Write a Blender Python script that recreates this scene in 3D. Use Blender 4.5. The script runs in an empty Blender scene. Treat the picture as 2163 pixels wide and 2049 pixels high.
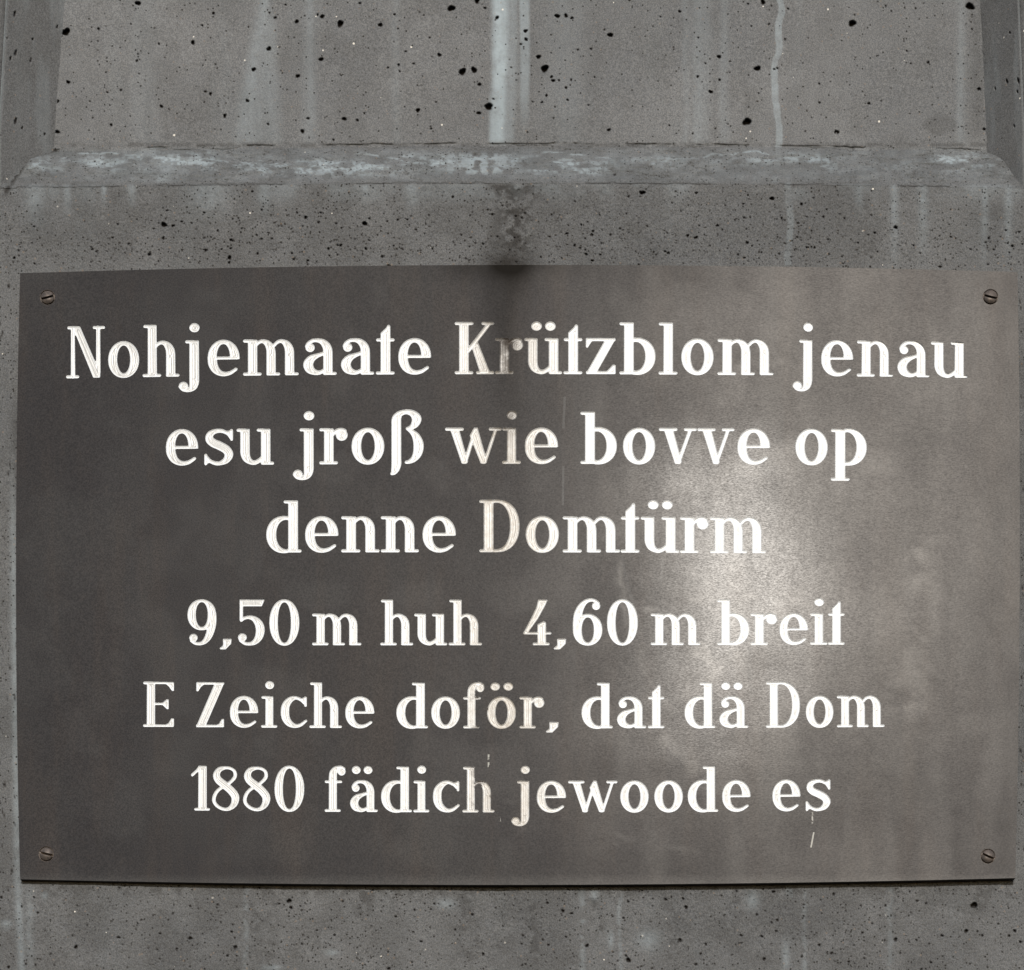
import bpy, math, random
import numpy as np
from mathutils import Vector, geometry

sc = bpy.context.scene
COL = sc.collection

# ------------------------------------------------------------------ camera, sky, sun, exposure
S = 1.0 / 2107.0                 # metres per unit of the layout grid (the plaque is about one metre wide)
D0 = 2.3                         # camera distance from the monument's front face
EYE = Vector((0.08, -D0, 1.60))   # eye height
ZC = EYE.z + 1.10                # height of the middle of the view on the monument
W_VIEW = 2163 * S

def P(u, v, y=0.0):
    """layout grid (u to the right, v down, measured on the front face) -> world point at depth y"""
    k = (D0 + y) / D0
    X = (u - 1081.5) * S
    Z = ZC + (1024.5 - v) * S
    return (EYE.x + (X - EYE.x) * k, y, EYE.z + (Z - EYE.z) * k)

cam = bpy.data.cameras.new("camera")
cam_o = bpy.data.objects.new("camera", cam)
COL.objects.link(cam_o)
cam_o.location = EYE
cam_o.rotation_euler = (math.radians(90), 0, 0)
cam.sensor_width = 36.0
cam.lens = 36.0 * D0 / W_VIEW
cam.shift_x = -EYE.x / W_VIEW
cam.shift_y = (ZC - EYE.z) / W_VIEW
cam.clip_end = 500
sc.camera = cam_o

G = P(1545, 1205, 0)             # where the sun mirrors in the plate
sdir = Vector((G[0] - EYE.x, -D0, G[2] - EYE.z)).normalized()
SUN_EL = math.asin(sdir.z)
SUN_ROT = math.atan2(sdir.x, sdir.y)
sun = bpy.data.lights.new("sun", 'SUN')
sun.energy = 3.0
sun.angle = math.radians(0.5)
sun.color = (1.0, 0.95, 0.88)
sun_o = bpy.data.objects.new("sun", sun)
COL.objects.link(sun_o)
sun_o.location = (0.5, -4, 5)
sun_o.rotation_euler = sdir.to_track_quat('Z', 'Y').to_euler()

world = bpy.data.worlds.new("World")
sc.world = world
world.use_nodes = True
wn = world.node_tree
wn.nodes.clear()
sky = wn.nodes.new('ShaderNodeTexSky')
sky.sky_type = 'NISHITA'
sky.sun_disc = False
sky.sun_elevation = SUN_EL
sky.sun_rotation = SUN_ROT
sky.dust_density = 1.5
bg = wn.nodes.new('ShaderNodeBackground')
bg.inputs['Strength'].default_value = 0.08
wo = wn.nodes.new('ShaderNodeOutputWorld')
wn.links.new(sky.outputs[0], bg.inputs['Color'])
wn.links.new(bg.outputs[0], wo.inputs['Surface'])

sc.view_settings.view_transform = 'Standard'
sc.view_settings.look = 'None'
sc.view_settings.gamma = 1
sc.view_settings.exposure = 0.0

# ------------------------------------------------------------------ numpy noise
def lattice(seed, n=256):
    return np.random.RandomState(seed).rand(n, n).astype(np.float32)

def vnoise(x, y, seed):
    L = lattice(seed)
    xi = np.floor(x).astype(np.int64); yi = np.floor(y).astype(np.int64)
    fx = (x - xi).astype(np.float32); fy = (y - yi).astype(np.float32)
    fx = fx * fx * (3 - 2 * fx); fy = fy * fy * (3 - 2 * fy)
    a = L[yi & 255, xi & 255]; b = L[yi & 255, (xi + 1) & 255]
    c = L[(yi + 1) & 255, xi & 255]; d = L[(yi + 1) & 255, (xi + 1) & 255]
    return (a + (b - a) * fx) * (1 - fy) + (c + (d - c) * fx) * fy

def fbm(x, y, seed, octv=4, gain=0.5):
    s = 0; a = 1.0; t = 0
    for i in range(octv):
        s = s + a * vnoise(x * 2 ** i + 17.3 * i, y * 2 ** i + 9.1 * i, seed + i)
        t += a; a *= gain
    return s / t

def sstep(a, b, x):
    t = np.clip((x - a) / (b - a), 0, 1)
    return t * t * (3 - 2 * t)

def seg_dist(u, v, pts):
    best = np.full(u.shape, 1e9, np.float32)
    for (a, b), (c, d) in zip(pts[:-1], pts[1:]):
        vx, vy = c - a, d - b
        t = np.clip(((u - a) * vx + (v - b) * vy) / (vx * vx + vy * vy), 0, 1)
        best = np.minimum(best, np.hypot(u - a - t * vx, v - b - t * vy))
    return best

# ------------------------------------------------------------------ node helpers
class NT:
    def __init__(self, name):
        self.m = bpy.data.materials.new(name)
        self.m.use_nodes = True
        self.t = self.m.node_tree
        self.t.nodes.clear()
        self.out = self.t.nodes.new('ShaderNodeOutputMaterial')
        self.b = self.t.nodes.new('ShaderNodeBsdfPrincipled')
        self.t.links.new(self.b.outputs[0], self.out.inputs[0])
    def put(self, sock, val):
        if hasattr(val, 'links'):
            self.t.links.new(val, sock)
        else:
            if sock.type == 'RGBA' and isinstance(val, (int, float)):
                val = (val, val, val, 1)
            elif sock.type == 'RGBA' and len(val) == 3:
                val = (*val, 1)
            sock.default_value = val
    def math(self, op, a, b=0.0, c=0.0, clamp=False):
        n = self.t.nodes.new('ShaderNodeMath'); n.operation = op; n.use_clamp = clamp
        self.put(n.inputs[0], a); self.put(n.inputs[1], b); self.put(n.inputs[2], c)
        return n.outputs[0]
    def mix(self, f, a, b, mode='MIX'):
        n = self.t.nodes.new('ShaderNodeMix'); n.data_type = 'RGBA'; n.blend_type = mode
        self.put(n.inputs[0], f); self.put(n.inputs[6], a); self.put(n.inputs[7], b)
        return n.outputs[2]
    def pos(self):
        return self.t.nodes.new('ShaderNodeNewGeometry').outputs['Position']
    def scaled(self, vec, s):
        n = self.t.nodes.new('ShaderNodeMapping')
        n.inputs['Scale'].default_value = s
        self.t.links.new(vec, n.inputs['Vector'])
        return n.outputs[0]
    def noise(self, vec, scale, detail=4, rough=0.55, dist=0.0):
        n = self.t.nodes.new('ShaderNodeTexNoise')
        self.t.links.new(vec, n.inputs['Vector'])
        n.inputs['Scale'].default_value = scale
        n.inputs['Detail'].default_value = detail
        n.inputs['Roughness'].default_value = rough
        n.inputs['Distortion'].default_value = dist
        return n.outputs['Fac']
    def voro(self, vec, scale, feature='F1'):
        n = self.t.nodes.new('ShaderNodeTexVoronoi'); n.feature = feature
        self.t.links.new(vec, n.inputs['Vector'])
        n.inputs['Scale'].default_value = scale
        return n.outputs['Distance'], n.outputs['Color']
    def ramp(self, x, a, b, lo=0.0, hi=1.0):
        n = self.t.nodes.new('ShaderNodeMapRange'); n.interpolation_type = 'SMOOTHSTEP'
        self.put(n.inputs[0], x)
        for i, q in enumerate((a, b, lo, hi)):
            self.put(n.inputs[1 + i], q)
        return n.outputs[0]
    def attr(self, name):
        n = self.t.nodes.new('ShaderNodeAttribute'); n.attribute_name = name
        return n.outputs['Fac']
    def bump(self, h, dist, strength=1.0, normal=None):
        n = self.t.nodes.new('ShaderNodeBump')
        self.put(n.inputs['Height'], h)
        n.inputs['Distance'].default_value = dist
        n.inputs['Strength'].default_value = strength
        if normal is not None:
            self.t.links.new(normal, n.inputs['Normal'])
        return n.outputs[0]
    def sep(self, vec):
        n = self.t.nodes.new('ShaderNodeSeparateXYZ'); self.t.links.new(vec, n.inputs[0])
        return n.outputs

# ------------------------------------------------------------------ materials
def concrete_material(name, pores, fine, tone=1.0):
    k = NT(name); p = k.pos()
    lime, grime_shade, pore = k.attr('lime'), k.attr('grime_shade'), k.attr('pore')
    big = k.noise(p, 5.0, 5, 0.6)
    mid = k.noise(p, 38.0, 5, 0.65)
    streak = k.noise(k.scaled(p, (1, 1, 0.12)), 26.0, 4, 0.6)
    grain = k.noise(p, 420.0, 3, 0.7)
    c = k.mix(k.ramp(big, 0.35, 0.68), (0.118, 0.121, 0.124), (0.163, 0.164, 0.164))
    c = k.mix(k.math('MULTIPLY', k.ramp(mid, 0.35, 0.72), 0.55), c, (0.108, 0.107, 0.104))
    c = k.mix(k.math('MULTIPLY', k.ramp(streak, 0.52, 0.75), 0.35), c, (0.172, 0.186, 0.190))
    c = k.mix(k.ramp(grain, 0.25, 0.8, 0.0, 0.55), c, (0.205, 0.205, 0.198))
    hsv = k.t.nodes.new('ShaderNodeHueSaturation'); hsv.inputs['Value'].default_value = tone
    k.put(hsv.inputs['Color'], c); c = hsv.outputs[0]
    sand = k.ramp(k.noise(p, 800.0, 3, 0.75), 0.33, 0.67)
    c = k.mix(1.0, c, k.mix(sand, (0.65, 0.672, 0.71), (1.34, 1.38, 1.45)), 'MULTIPLY')
    limef = k.math('MULTIPLY', lime, k.ramp(k.noise(p, 90.0, 4, 0.7), 0.1, 0.62, 0.45, 1.0))
    c = k.mix(limef, c, (0.325, 0.385, 0.425))
    gf = k.math('MULTIPLY', grime_shade, k.ramp(k.noise(p, 70.0, 5, 0.7), 0.2, 0.7, 0.72, 1.0))
    c = k.mix(gf, c, (0.018, 0.016, 0.014))
    # pores too small for the mesh
    wob = k.t.nodes.new('ShaderNodeMix'); wob.data_type = 'VECTOR'
    d1, c1 = k.voro(p, 380.0)
    s1 = k.sep(c1)
    clus = k.ramp(k.noise(p, 16.0, 3, 0.6), 0.38, 0.68, 0.35, 1.0)
    lim = k.math('MULTIPLY', clus, pores)
    on = k.math('LESS_THAN', s1[0], lim)
    rad = k.math('MULTIPLY_ADD', s1[1], 0.24, 0.12)
    hole = k.math('MULTIPLY', on, k.math('LESS_THAN', d1, rad))
    c = k.mix(k.math('MULTIPLY', hole, 0.9), c, (0.016, 0.015, 0.013))
    # quartz and mica grains, their sun glints painted as bright colour
    d2, c2 = k.voro(p, 290.0)
    s2 = k.sep(c2)
    spark = k.math('MULTIPLY', k.math('GREATER_THAN', s2[2], 0.9915),
                   k.math('LESS_THAN', d2, k.math('MULTIPLY_ADD', k.math('MULTIPLY', s2[0], s2[0]), 0.27, 0.07)))
    c = k.mix(k.math('MULTIPLY', spark, k.ramp(s2[1], 0.0, 1.0, 0.35, 1.0)), c, (0.68, 0.66, 0.61))
    d3, c3 = k.voro(p, 210.0)
    s3 = k.sep(c3)
    tint = k.math('MULTIPLY', k.math('GREATER_THAN', s3[1], 0.97), k.math('LESS_THAN', d3, 0.22))
    c = k.mix(k.math('MULTIPLY', tint, 0.32), c, (0.26, 0.19, 0.13))
    c = k.mix(k.math('MULTIPLY', pore, 0.93), c, (0.012, 0.010, 0.010))
    k.put(k.b.inputs['Base Color'], c)
    k.put(k.b.inputs['Roughness'], 0.88)
    k.b.inputs['Specular IOR Level'].default_value = 0.35
    h = k.math('ADD', k.math('MULTIPLY', grain, 1.0), k.math('MULTIPLY', k.noise(p, 150.0, 4, 0.7), 1.4))
    h = k.math('SUBTRACT', h, k.math('MULTIPLY', hole, 2.0))
    k.put(k.b.inputs['Normal'], k.bump(h, 0.0006 * fine, 0.9))
    return k.m

def drip_mask(k, p, strength=1.0):
    """soot and run-off that comes down the middle of the monument over the plaque"""
    s = k.sep(p)
    wig = k.math('MULTIPLY_ADD', k.noise(k.scaled(p, (1, 1, .4)), 22.0, 3), 0.05, -0.025)
    x = k.math('ADD', s[0], wig)
    ztop = P(1081, 560, -.006)[2]
    dz = k.math('SUBTRACT', ztop, s[2])                        # metres below the plate's top edge
    def gauss(x, c, w):
        q = k.math('DIVIDE', k.math('SUBTRACT', x, c), w)
        return k.math('POWER', 2.718, k.math('MULTIPLY', k.math('MULTIPLY', q, q), -1.0))
    pool = k.math('MULTIPLY', gauss(x, -.002, .062), gauss(dz, 0.0, .017))
    col = k.math('MULTIPLY', gauss(x, -.006, .020), k.ramp(dz, .02, .15, .50, 0.30))
    col = k.math('MULTIPLY', col, k.ramp(dz, .10, .23, 1.0, 0.0))
    m = k.math('ADD', k.math('MULTIPLY', pool, .68), col)
    return k.math('MULTIPLY', m, strength, clamp=True)

T_PL = 0.0078
def plate_material():
    k = NT('patinated_bronze'); p = k.pos()
    film_haze, glow_gloss, glare_mask = k.attr('film_haze'), k.attr('glow_gloss'), k.attr('glare_mask')
    big = k.noise(p, 6.0, 5, 0.6, 0.3)
    vert = k.noise(k.scaled(p, (1, 1, 0.14)), 30.0, 4, 0.6)
    mot = k.noise(p, 120.0, 4, 0.7)
    fine = k.noise(p, 700.0, 2, 0.6)
    c = k.mix(k.ramp(big, 0.35, 0.65), (0.034, 0.0305, 0.031), (0.041, 0.037, 0.0365))
    c = k.mix(k.math('MULTIPLY', k.ramp(vert, 0.45, 0.72), 0.55), c, (0.054, 0.043, 0.038))
    c = k.mix(k.math('MULTIPLY', k.ramp(mot, 0.5, 0.75), 0.30), c, (0.046, 0.037, 0.033))
    c = k.mix(k.math('MULTIPLY', film_haze, 0.5), c, (0.085, 0.083, 0.080))
    c = k.mix(1.0, c, k.mix(k.ramp(k.noise(p, 720.0, 3, 0.75), 0.34, 0.66), (0.67, 0.76, 0.84), (1.24, 1.35, 1.44)), 'MULTIPLY')
    dr = drip_mask(k, p)
    c = k.mix(dr, c, (0.012, 0.011, 0.010))
    sp3 = k.sep(p)
    def line(u0, u1, v0, v1, w, thr=None):
        '''scratch or white dribble between two points of the plate (layout units)'''
        a = P(u0, v0, -T_PL); b = P(u1, v1, -T_PL)
        tz = k.math('DIVIDE', k.math('SUBTRACT', sp3[2], b[2]), a[2] - b[2])
        xx = k.math('SUBTRACT', sp3[0], k.math('MULTIPLY_ADD', tz, a[0] - b[0], b[0]))
        g_ = k.math('LESS_THAN', k.math('ABSOLUTE', xx), w * S)
        g_ = k.math('MULTIPLY', g_, k.math('MULTIPLY', k.math('GREATER_THAN', tz, 0.0), k.math('LESS_THAN', tz, 1.0)))
        if thr:
            g_ = k.math('MULTIPLY', g_, k.ramp(k.noise(p, 260.0, 2, 0.5), thr, thr + .06))
        return g_
    scr = k.math('MULTIPLY', line(1193, 1190, 838, 905, 2.4), .30)
    for ar, st in (((1190, 1189, 985, 1068, 2.2), .30), ((1315, 1340, 1190, 1290, 3.5), .14), ((1262, 1262, 1440, 1530, 3), .10), ((1402, 1396, 1150, 1240, 2.2), .12), ((620, 560, 1740, 1480, 1.4), .0)):
        scr = k.math('MAXIMUM', scr, k.math('MULTIPLY', line(*ar), st))
    c = k.mix(k.math('MULTIPLY', scr, .7), c, (0.20, 0.21, 0.22))
    wht = k.math('MAXIMUM', line(1719, 1713, 1758, 1790, 1.6), line(1716, 1716, 1712, 1740, 1.6, .47))
    wht = k.math('MAXIMUM', wht, line(1032, 1032, 1590, 1622, 1.8, .47))
    wht = k.math('MAXIMUM', wht, line(1053, 1056, 1715, 1735, 2.2, .5))
    c = k.mix(k.math('MULTIPLY', wht, .6), c, (0.6, 0.61, 0.58))
    d2, c2 = k.voro(p, 60.0)
    s2 = k.sep(c2)
    fleck = k.math('MULTIPLY', k.math('GREATER_THAN', s2[0], 0.985), k.math('LESS_THAN', d2, k.math('MULTIPLY', s2[1], 0.055)))
    c = k.mix(fleck, c, (0.62, 0.62, 0.58))
    k.put(k.b.inputs['Base Color'], c)
    keep = k.math('SUBTRACT', 1.0, k.math('MULTIPLY', dr, 0.9))
    r = k.math('ADD', k.ramp(big, 0.3, 0.7, 0.33, 0.36), k.ramp(mot, 0.3, 0.75, -0.008, 0.008))
    k.put(k.b.inputs['Roughness'], r)
    sp = k.math('MULTIPLY', k.ramp(k.noise(k.scaled(p, (1, 1, 0.5)), 14.0, 5, 0.65), 0.3, 0.7, 0.88, 1.1), k.math('MULTIPLY_ADD', glow_gloss, 0.072, 0.034))
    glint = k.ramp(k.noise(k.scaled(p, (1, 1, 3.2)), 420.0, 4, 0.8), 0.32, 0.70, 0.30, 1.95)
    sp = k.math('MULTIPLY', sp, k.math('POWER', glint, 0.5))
    sp = k.math('ADD', sp, k.math('MULTIPLY', film_haze, 0.10))
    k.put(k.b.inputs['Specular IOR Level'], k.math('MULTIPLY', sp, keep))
    cw = k.math('MULTIPLY', k.ramp(k.noise(k.scaled(p, (1, 1, 0.45)), 22.0, 3, 0.6), 0.3, 0.7, 0.75, 1.2), k.math('MULTIPLY', glint, k.math('MULTIPLY_ADD', glare_mask, 0.050, 0.004)))
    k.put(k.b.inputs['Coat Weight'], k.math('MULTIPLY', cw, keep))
    k.put(k.b.inputs['Coat Roughness'], k.ramp(mot, 0.3, 0.7, 0.18, 0.195))
    k.b.inputs['Coat Tint'].default_value = (1.0, 0.86, 0.70, 1)
    k.b.inputs['Specular Tint'].default_value = (1.0, 0.95, 0.90, 1)
    # brushed coat: a tighter lobe that stretches the glare up and down
    h = k.math('ADD', k.math('MULTIPLY', k.noise(k.scaled(p, (1, 1, 3.5)), 300.0, 3, 0.6), 1.0), k.math('MULTIPLY', fine, 0.5))
    n1 = k.bump(h, 0.00004, 0.6)
    n2 = k.bump(k.noise(k.scaled(p, (1, 1, 1.6)), 7.0, 2, 0.45), 0.0014, 0.5, n1)
    k.put(k.b.inputs['Normal'], n2)
    k.put(k.b.inputs['Coat Normal'], n2)
    return k.m

def paint_material():
    k = NT('white_letter_paint'); p = k.pos()
    rim = k.attr('rim')
    n = k.noise(p, 160.0, 4, 0.7)
    n2 = k.noise(k.scaled(p, (1, 1, .3)), 500.0, 3, 0.6)
    c = k.mix(k.ramp(n, 0.3, 0.7), (0.36, 0.375, 0.385), (0.46, 0.48, 0.49))
    c = k.mix(k.math('MULTIPLY', k.ramp(n2, 0.55, 0.8), 0.5), c, (0.27, 0.27, 0.255))
    c = k.mix(k.ramp(rim, 1.6, 4.2, 1.0, 0.0), c, (0.78, 0.82, 0.86))
    # tan dirt that the run-off leaves in the middle of the plaque
    s = k.sep(p)
    q = k.math('DIVIDE', k.math('ADD', s[0], 0.006), .045)
    mid = k.math('POWER', 2.718, k.math('MULTIPLY', k.math('MULTIPLY', q, q), -1.0))
    c = k.mix(k.math('MULTIPLY', mid, k.ramp(n, .3, .7, .45, .95)), c, (0.35, 0.32, 0.275))
    q4 = k.math('DIVIDE', k.math('ADD', s[0], .0045), .0125)
    rr_ = k.math('POWER', 2.718, k.math('MULTIPLY', k.math('MULTIPLY', q4, q4), -1.0))
    zr, zi = P(1081, 722, -.008)[2], P(1081, 880, -.008)[2]
    za = k.math('DIVIDE', k.math('SUBTRACT', s[2], zr), .016); zb = k.math('DIVIDE', k.math('SUBTRACT', s[2], zi), .017)
    ga = k.math('POWER', 2.718, k.math('MULTIPLY', k.math('MULTIPLY', za, za), -1.0))
    gb = k.math('POWER', 2.718, k.math('MULTIPLY', k.math('MULTIPLY', zb, zb), -1.0))
    soot = k.math('MULTIPLY', rr_, k.math('ADD', ga, k.math('MULTIPLY', gb, .75)), clamp=True)
    c = k.mix(k.math('MULTIPLY', soot, k.ramp(n, .3, .62, .55, 1.0)), c, (0.055, 0.047, 0.040))
    dr = drip_mask(k, p, 2.2)
    spots = k.ramp(k.noise(p, 60.0, 4, 0.7), 0.30, 0.56, 0.35, 1.0)
    c = k.mix(k.math('MULTIPLY', k.math('MINIMUM', dr, 1.0), spots), c, (0.05, 0.042, 0.036))
    q3 = k.math('DIVIDE', k.math('ADD', s[0], 0.029), .013)
    low = k.math('POWER', 2.718, k.math('MULTIPLY', k.math('MULTIPLY', q3, q3), -1.0))
    chips = k.ramp(k.noise(p, 80.0, 3, 0.6), 0.57, 0.63)
    low = k.math('MULTIPLY', low, k.math('LESS_THAN', s[2], P(1081, 1200, -.008)[2]))
    c = k.mix(k.math('MULTIPLY', low, chips), c, (0.06, 0.05, 0.045))
    k.put(k.b.inputs['Base Color'], c)
    k.put(k.b.inputs['Roughness'], k.ramp(n, .3, .7, 0.31, 0.36))
    dirt = k.math('MAXIMUM', k.math('MULTIPLY', soot, 1.0), k.math('MULTIPLY', k.math('MINIMUM', dr, 1.0), spots))
    dirt = k.math('MAXIMUM', dirt, k.math('MULTIPLY', mid, .45))
    k.put(k.b.inputs['Specular IOR Level'], k.math('MULTIPLY', 0.75, k.math('SUBTRACT', 1.0, k.math('MULTIPLY', dirt, .97)), clamp=True))
    k.put(k.b.inputs['Normal'], k.bump(k.math('ADD', n, n2), 0.00012, 0.6))
    return k.m

def screw_material():
    k = NT('tarnished_screw_metal'); p = k.pos()
    n = k.noise(p, 260.0, 4, 0.7)
    c = k.mix(k.ramp(n, 0.3, 0.7), (0.085, 0.075, 0.070), (0.15, 0.125, 0.11))
    k.put(k.b.inputs['Base Color'], c)
    k.put(k.b.inputs['Metallic'], 0.45)
    k.put(k.b.inputs['Roughness'], 0.5)
    k.put(k.b.inputs['Normal'], k.bump(n, 0.0003, 0.5))
    return k.m

M_BASE = concrete_material('rough_concrete', 0.46, 1.4, 0.79)
M_PANEL = concrete_material('smooth_concrete', 0.12, 0.6, 0.97)
M_REVEAL = concrete_material('reveal_concrete', 0.02, 0.4, 0.72)
M_PLATE = plate_material()
M_PAINT = paint_material()
M_SCREW = screw_material()

# ------------------------------------------------------------------ object helpers
def empty(name, loc, label, cat):
    o = bpy.data.objects.new(name, None)
    COL.objects.link(o)
    o.location = loc
    o['label'] = label
    o['category'] = cat
    return o

def part(name, me, mat, parent, label=None):
    o = bpy.data.objects.new(name, me)
    COL.objects.link(o)
    if mat and not me.materials:
        me.materials.append(mat)
    o.parent = parent
    o.matrix_parent_inverse = parent.matrix_world.inverted()
    if label:
        o['label'] = label
    return o

def np_mesh(name, co, quads, attrs=None, smooth=True):
    me = bpy.data.meshes.new(name)
    nv, nf = len(co), len(quads)
    me.vertices.add(nv); me.vertices.foreach_set('co', co.astype(np.float32).ravel())
    me.loops.add(nf * 4); me.loops.foreach_set('vertex_index', quads.astype(np.int32).ravel())
    me.polygons.add(nf)
    me.polygons.foreach_set('loop_start', np.arange(0, nf * 4, 4, dtype=np.int32))
    me.polygons.foreach_set('use_smooth', np.full(nf, smooth))
    for k_, a in (attrs or {}).items():
        at = me.attributes.new(k_, 'FLOAT', 'POINT')
        at.data.foreach_set('value', a.astype(np.float32).ravel())
    me.update(calc_edges=True)
    return me

def grid_quads(nr, nc, flip=False):
    i = np.arange(nr * nc).reshape(nr, nc)
    q = np.stack([i[:-1, :-1], i[1:, :-1], i[1:, 1:], i[:-1, 1:]], -1).reshape(-1, 4)
    return q[:, ::-1] if flip else q

# ------------------------------------------------------------------ concrete: pits and stains (layout units)
def zl(ox, sx, items):
    return [(ox + x / sx, y / sx, d / sx) for x, y, d in items]
PITS = zl(0, 2.829, [(395,193,50),(1153,257,28),(408,493,24),(1276,81,18),(1210,153,16),(782,144,12),(638,348,11),(818,364,16),
 (585,246,11),(633,432,12),(1516,417,28),(1607,293,30),(1668,286,13),(1773,131,26),(1925,101,26),(1919,356,28),(1780,456,26),
 (1478,604,22),(1343,695,25),(965,638,22),(1228,550,15),(1258,563,20),(1010,653,13),(665,748,18),(538,607,13),(1841,709,17),
 (1808,787,26),(1602,743,15),(1706,29,14),(1298,408,12),(1687,438,11),(342,607,24),(342,789,26),(1485,162,12),(923,170,11),
 (825,324,13),(1410,818,12),(1847,825,12),(980,1345,34),(203,1350,18),(120,1245,14),(1776,1272,16),(1840,1557,16),(552,1490,18),
 (818,1307,15),(1145,1333,13),(1440,1390,13),(635,1287,12),(1285,1040,18),(1960,1103,24),(168,945,26),(142,1098,24)])
PITS += zl(700, 2.829, [(53,145,44),(293,151,28),(377,87,16),(717,52,42),(871,8,34),(990,107,24),(917,49,18),(645,330,24),(783,431,46),
 (852,421,40),(885,506,22),(940,639,48),(881,677,24),(517,661,28),(155,719,18),(444,307,14),(338,406,15),(402,389,18),(492,382,15),
 (408,427,15),(588,226,13),(197,677,15),(1160,187,24),(1163,237,22),(1238,342,28),(1275,413,50),(1316,461,20),(1325,483,22),
 (1359,481,15),(1433,479,15),(1401,525,18),(1411,598,16),(1203,609,13),(1258,612,16),(1350,98,28),(1401,96,26),(1667,211,32),
 (1630,180,13),(1552,293,16),(1473,299,14),(1537,628,14),(1313,209,13),(1966,100,13),(1132,266,15),(1105,479,13),(626,612,12),
 (596,770,16),(171,20,17),(447,188,11),(397,173,13),(1336,640,11),(1065,357,11),(1694,1041,20),(1562,1383,18),
 (227,1307,14),(776,1404,14),(905,1458,14),(825,1474,12),(1103,1293,14),(993,1416,13),(38,1525,13),(803,1546,14),(1533,1327,13),
 (1410,1462,12),(1376,1543,13),(1776,1175,15),(1846,1174,13),(1900,1097,13),(1542,1108,12)])
PITS += zl(1400, 2.595, [(549,14,28),(92,64,16),(486,144,13),(581,134,13),(308,313,22),(519,377,34),(610,380,13),(627,375,14),(310,439,15),
 (262,505,22),(526,511,12),(461,670,46),(1038,130,42),(1683,37,44),(1252,63,12),(1326,45,12),(1385,47,11),(1694,161,12),(1175,307,12),
 (1361,348,13),(1455,344,16),(1252,484,10),(1129,568,16),(1198,554,11),(858,563,14),(918,448,10),(868,632,10),(782,721,12),
 (946,725,20),(1761,710,18),(233,348,11),(202,283,10),(165,734,12),(1639,695,10),(1714,245,10),(184,1303,17),(1916,1350,16),
 (1520,1463,15),(598,1090,24),(1044,818,18),(445,1195,13),(478,1192,12),(740,1224,13),(1516,1293,12),(1412,1388,12),(1142,1413,11),
 (355,825,14),(305,889,12),(760,1120,18),(1480,888,14)])
PITS += zl(0, 2.75, [])
PITS += [(u, v + 1820, r) for u, v, r in zl(0, 2.75, [(690,441,18),(442,497,24),(220,298,16),(8,208,18),(68,52,14),(127,262,16),(573,207,10),
 (507,369,12),(790,395,12),(1005,303,14),(930,418,16),(1282,350,12),(1260,268,12),(1622,246,15),(1680,230,28),(1690,268,20),(1842,400,14),
 (1368,497,20),(1755,480,14),(1790,442,12),(1548,250,12),(50,614,18),(1187,624,12),(160,550,12),(1463,352,12),(262,402,11)])]
PITS += [(720 + u, v + 1820, r) for u, v, r in zl(0, 2.75, [(427,282,16),(1290,288,22),(1340,302,18),(1200,241,18),(1173,455,16),
 (1205,485,16),(420,410,14),(467,464,18),(279,623,20),(826,538,20),(950,190,12),(1887,221,18),(1920,206,14),(1970,458,24),(1380,269,12),
 (1240,530,13),(1073,597,14),(443,346,12),(1656,547,15),(1745,609,14),(519,383,12),(1005,330,12),(942,376,13),(275,525,13),(185,167,14),
 (320,194,13),(1050,478,14),(1800,350,11),(540,436,12),(1320,162,13),(1750,170,12)])]
PITS += [(1440 + u, v + 1820, r) for u, v, r in zl(0, 2.738, [(435,307,16),(553,339,16),(520,352,14),(140,479,18),(110,533,16),(477,564,20),
 (796,483,18),(1236,452,24),(1505,429,18),(1737,428,18),(1044,412,16),(1412,243,16),(1318,175,14),(1178,254,16),(1710,404,14),
 (967,579,16),(695,550,16),(1957,465,18),(1893,430,16),(1314,465,14),(1357,454,14),(120,178,12),(530,175,20),(1690,255,40),(345,470,13),
 (1268,144,13),(1325,295,12),(1263,530,13),(168,320,12),(8,215,18)])]
rs = np.random.RandomState(7)
for _ in range(420):                                       # small voids of the smooth panel
    u, v = rs.uniform(-60, 2220), rs.uniform(-200, 305)
    PITS.append((u, v, 2.4 + rs.exponential(1.1)))
for _ in range(4500):                                      # the base is more porous, in clusters above and below the plaque
    u = rs.uniform(-150, 2300)
    v = rs.choice([rs.normal(505, 38), rs.uniform(400, 562), rs.uniform(1868, 2200), rs.uniform(560, 1870)], p=[.3, .2, .46, .04])
    if v < 400: continue
    PITS.append((u, v, 2.0 + rs.exponential(1.0)))
for _ in range(260):
    v = rs.uniform(560, 1870); u = rs.choice([rs.uniform(-40, 36), rs.uniform(2152, 2200)])
    PITS.append((u, v, 2.6 + rs.exponential(1.3)))

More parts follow.
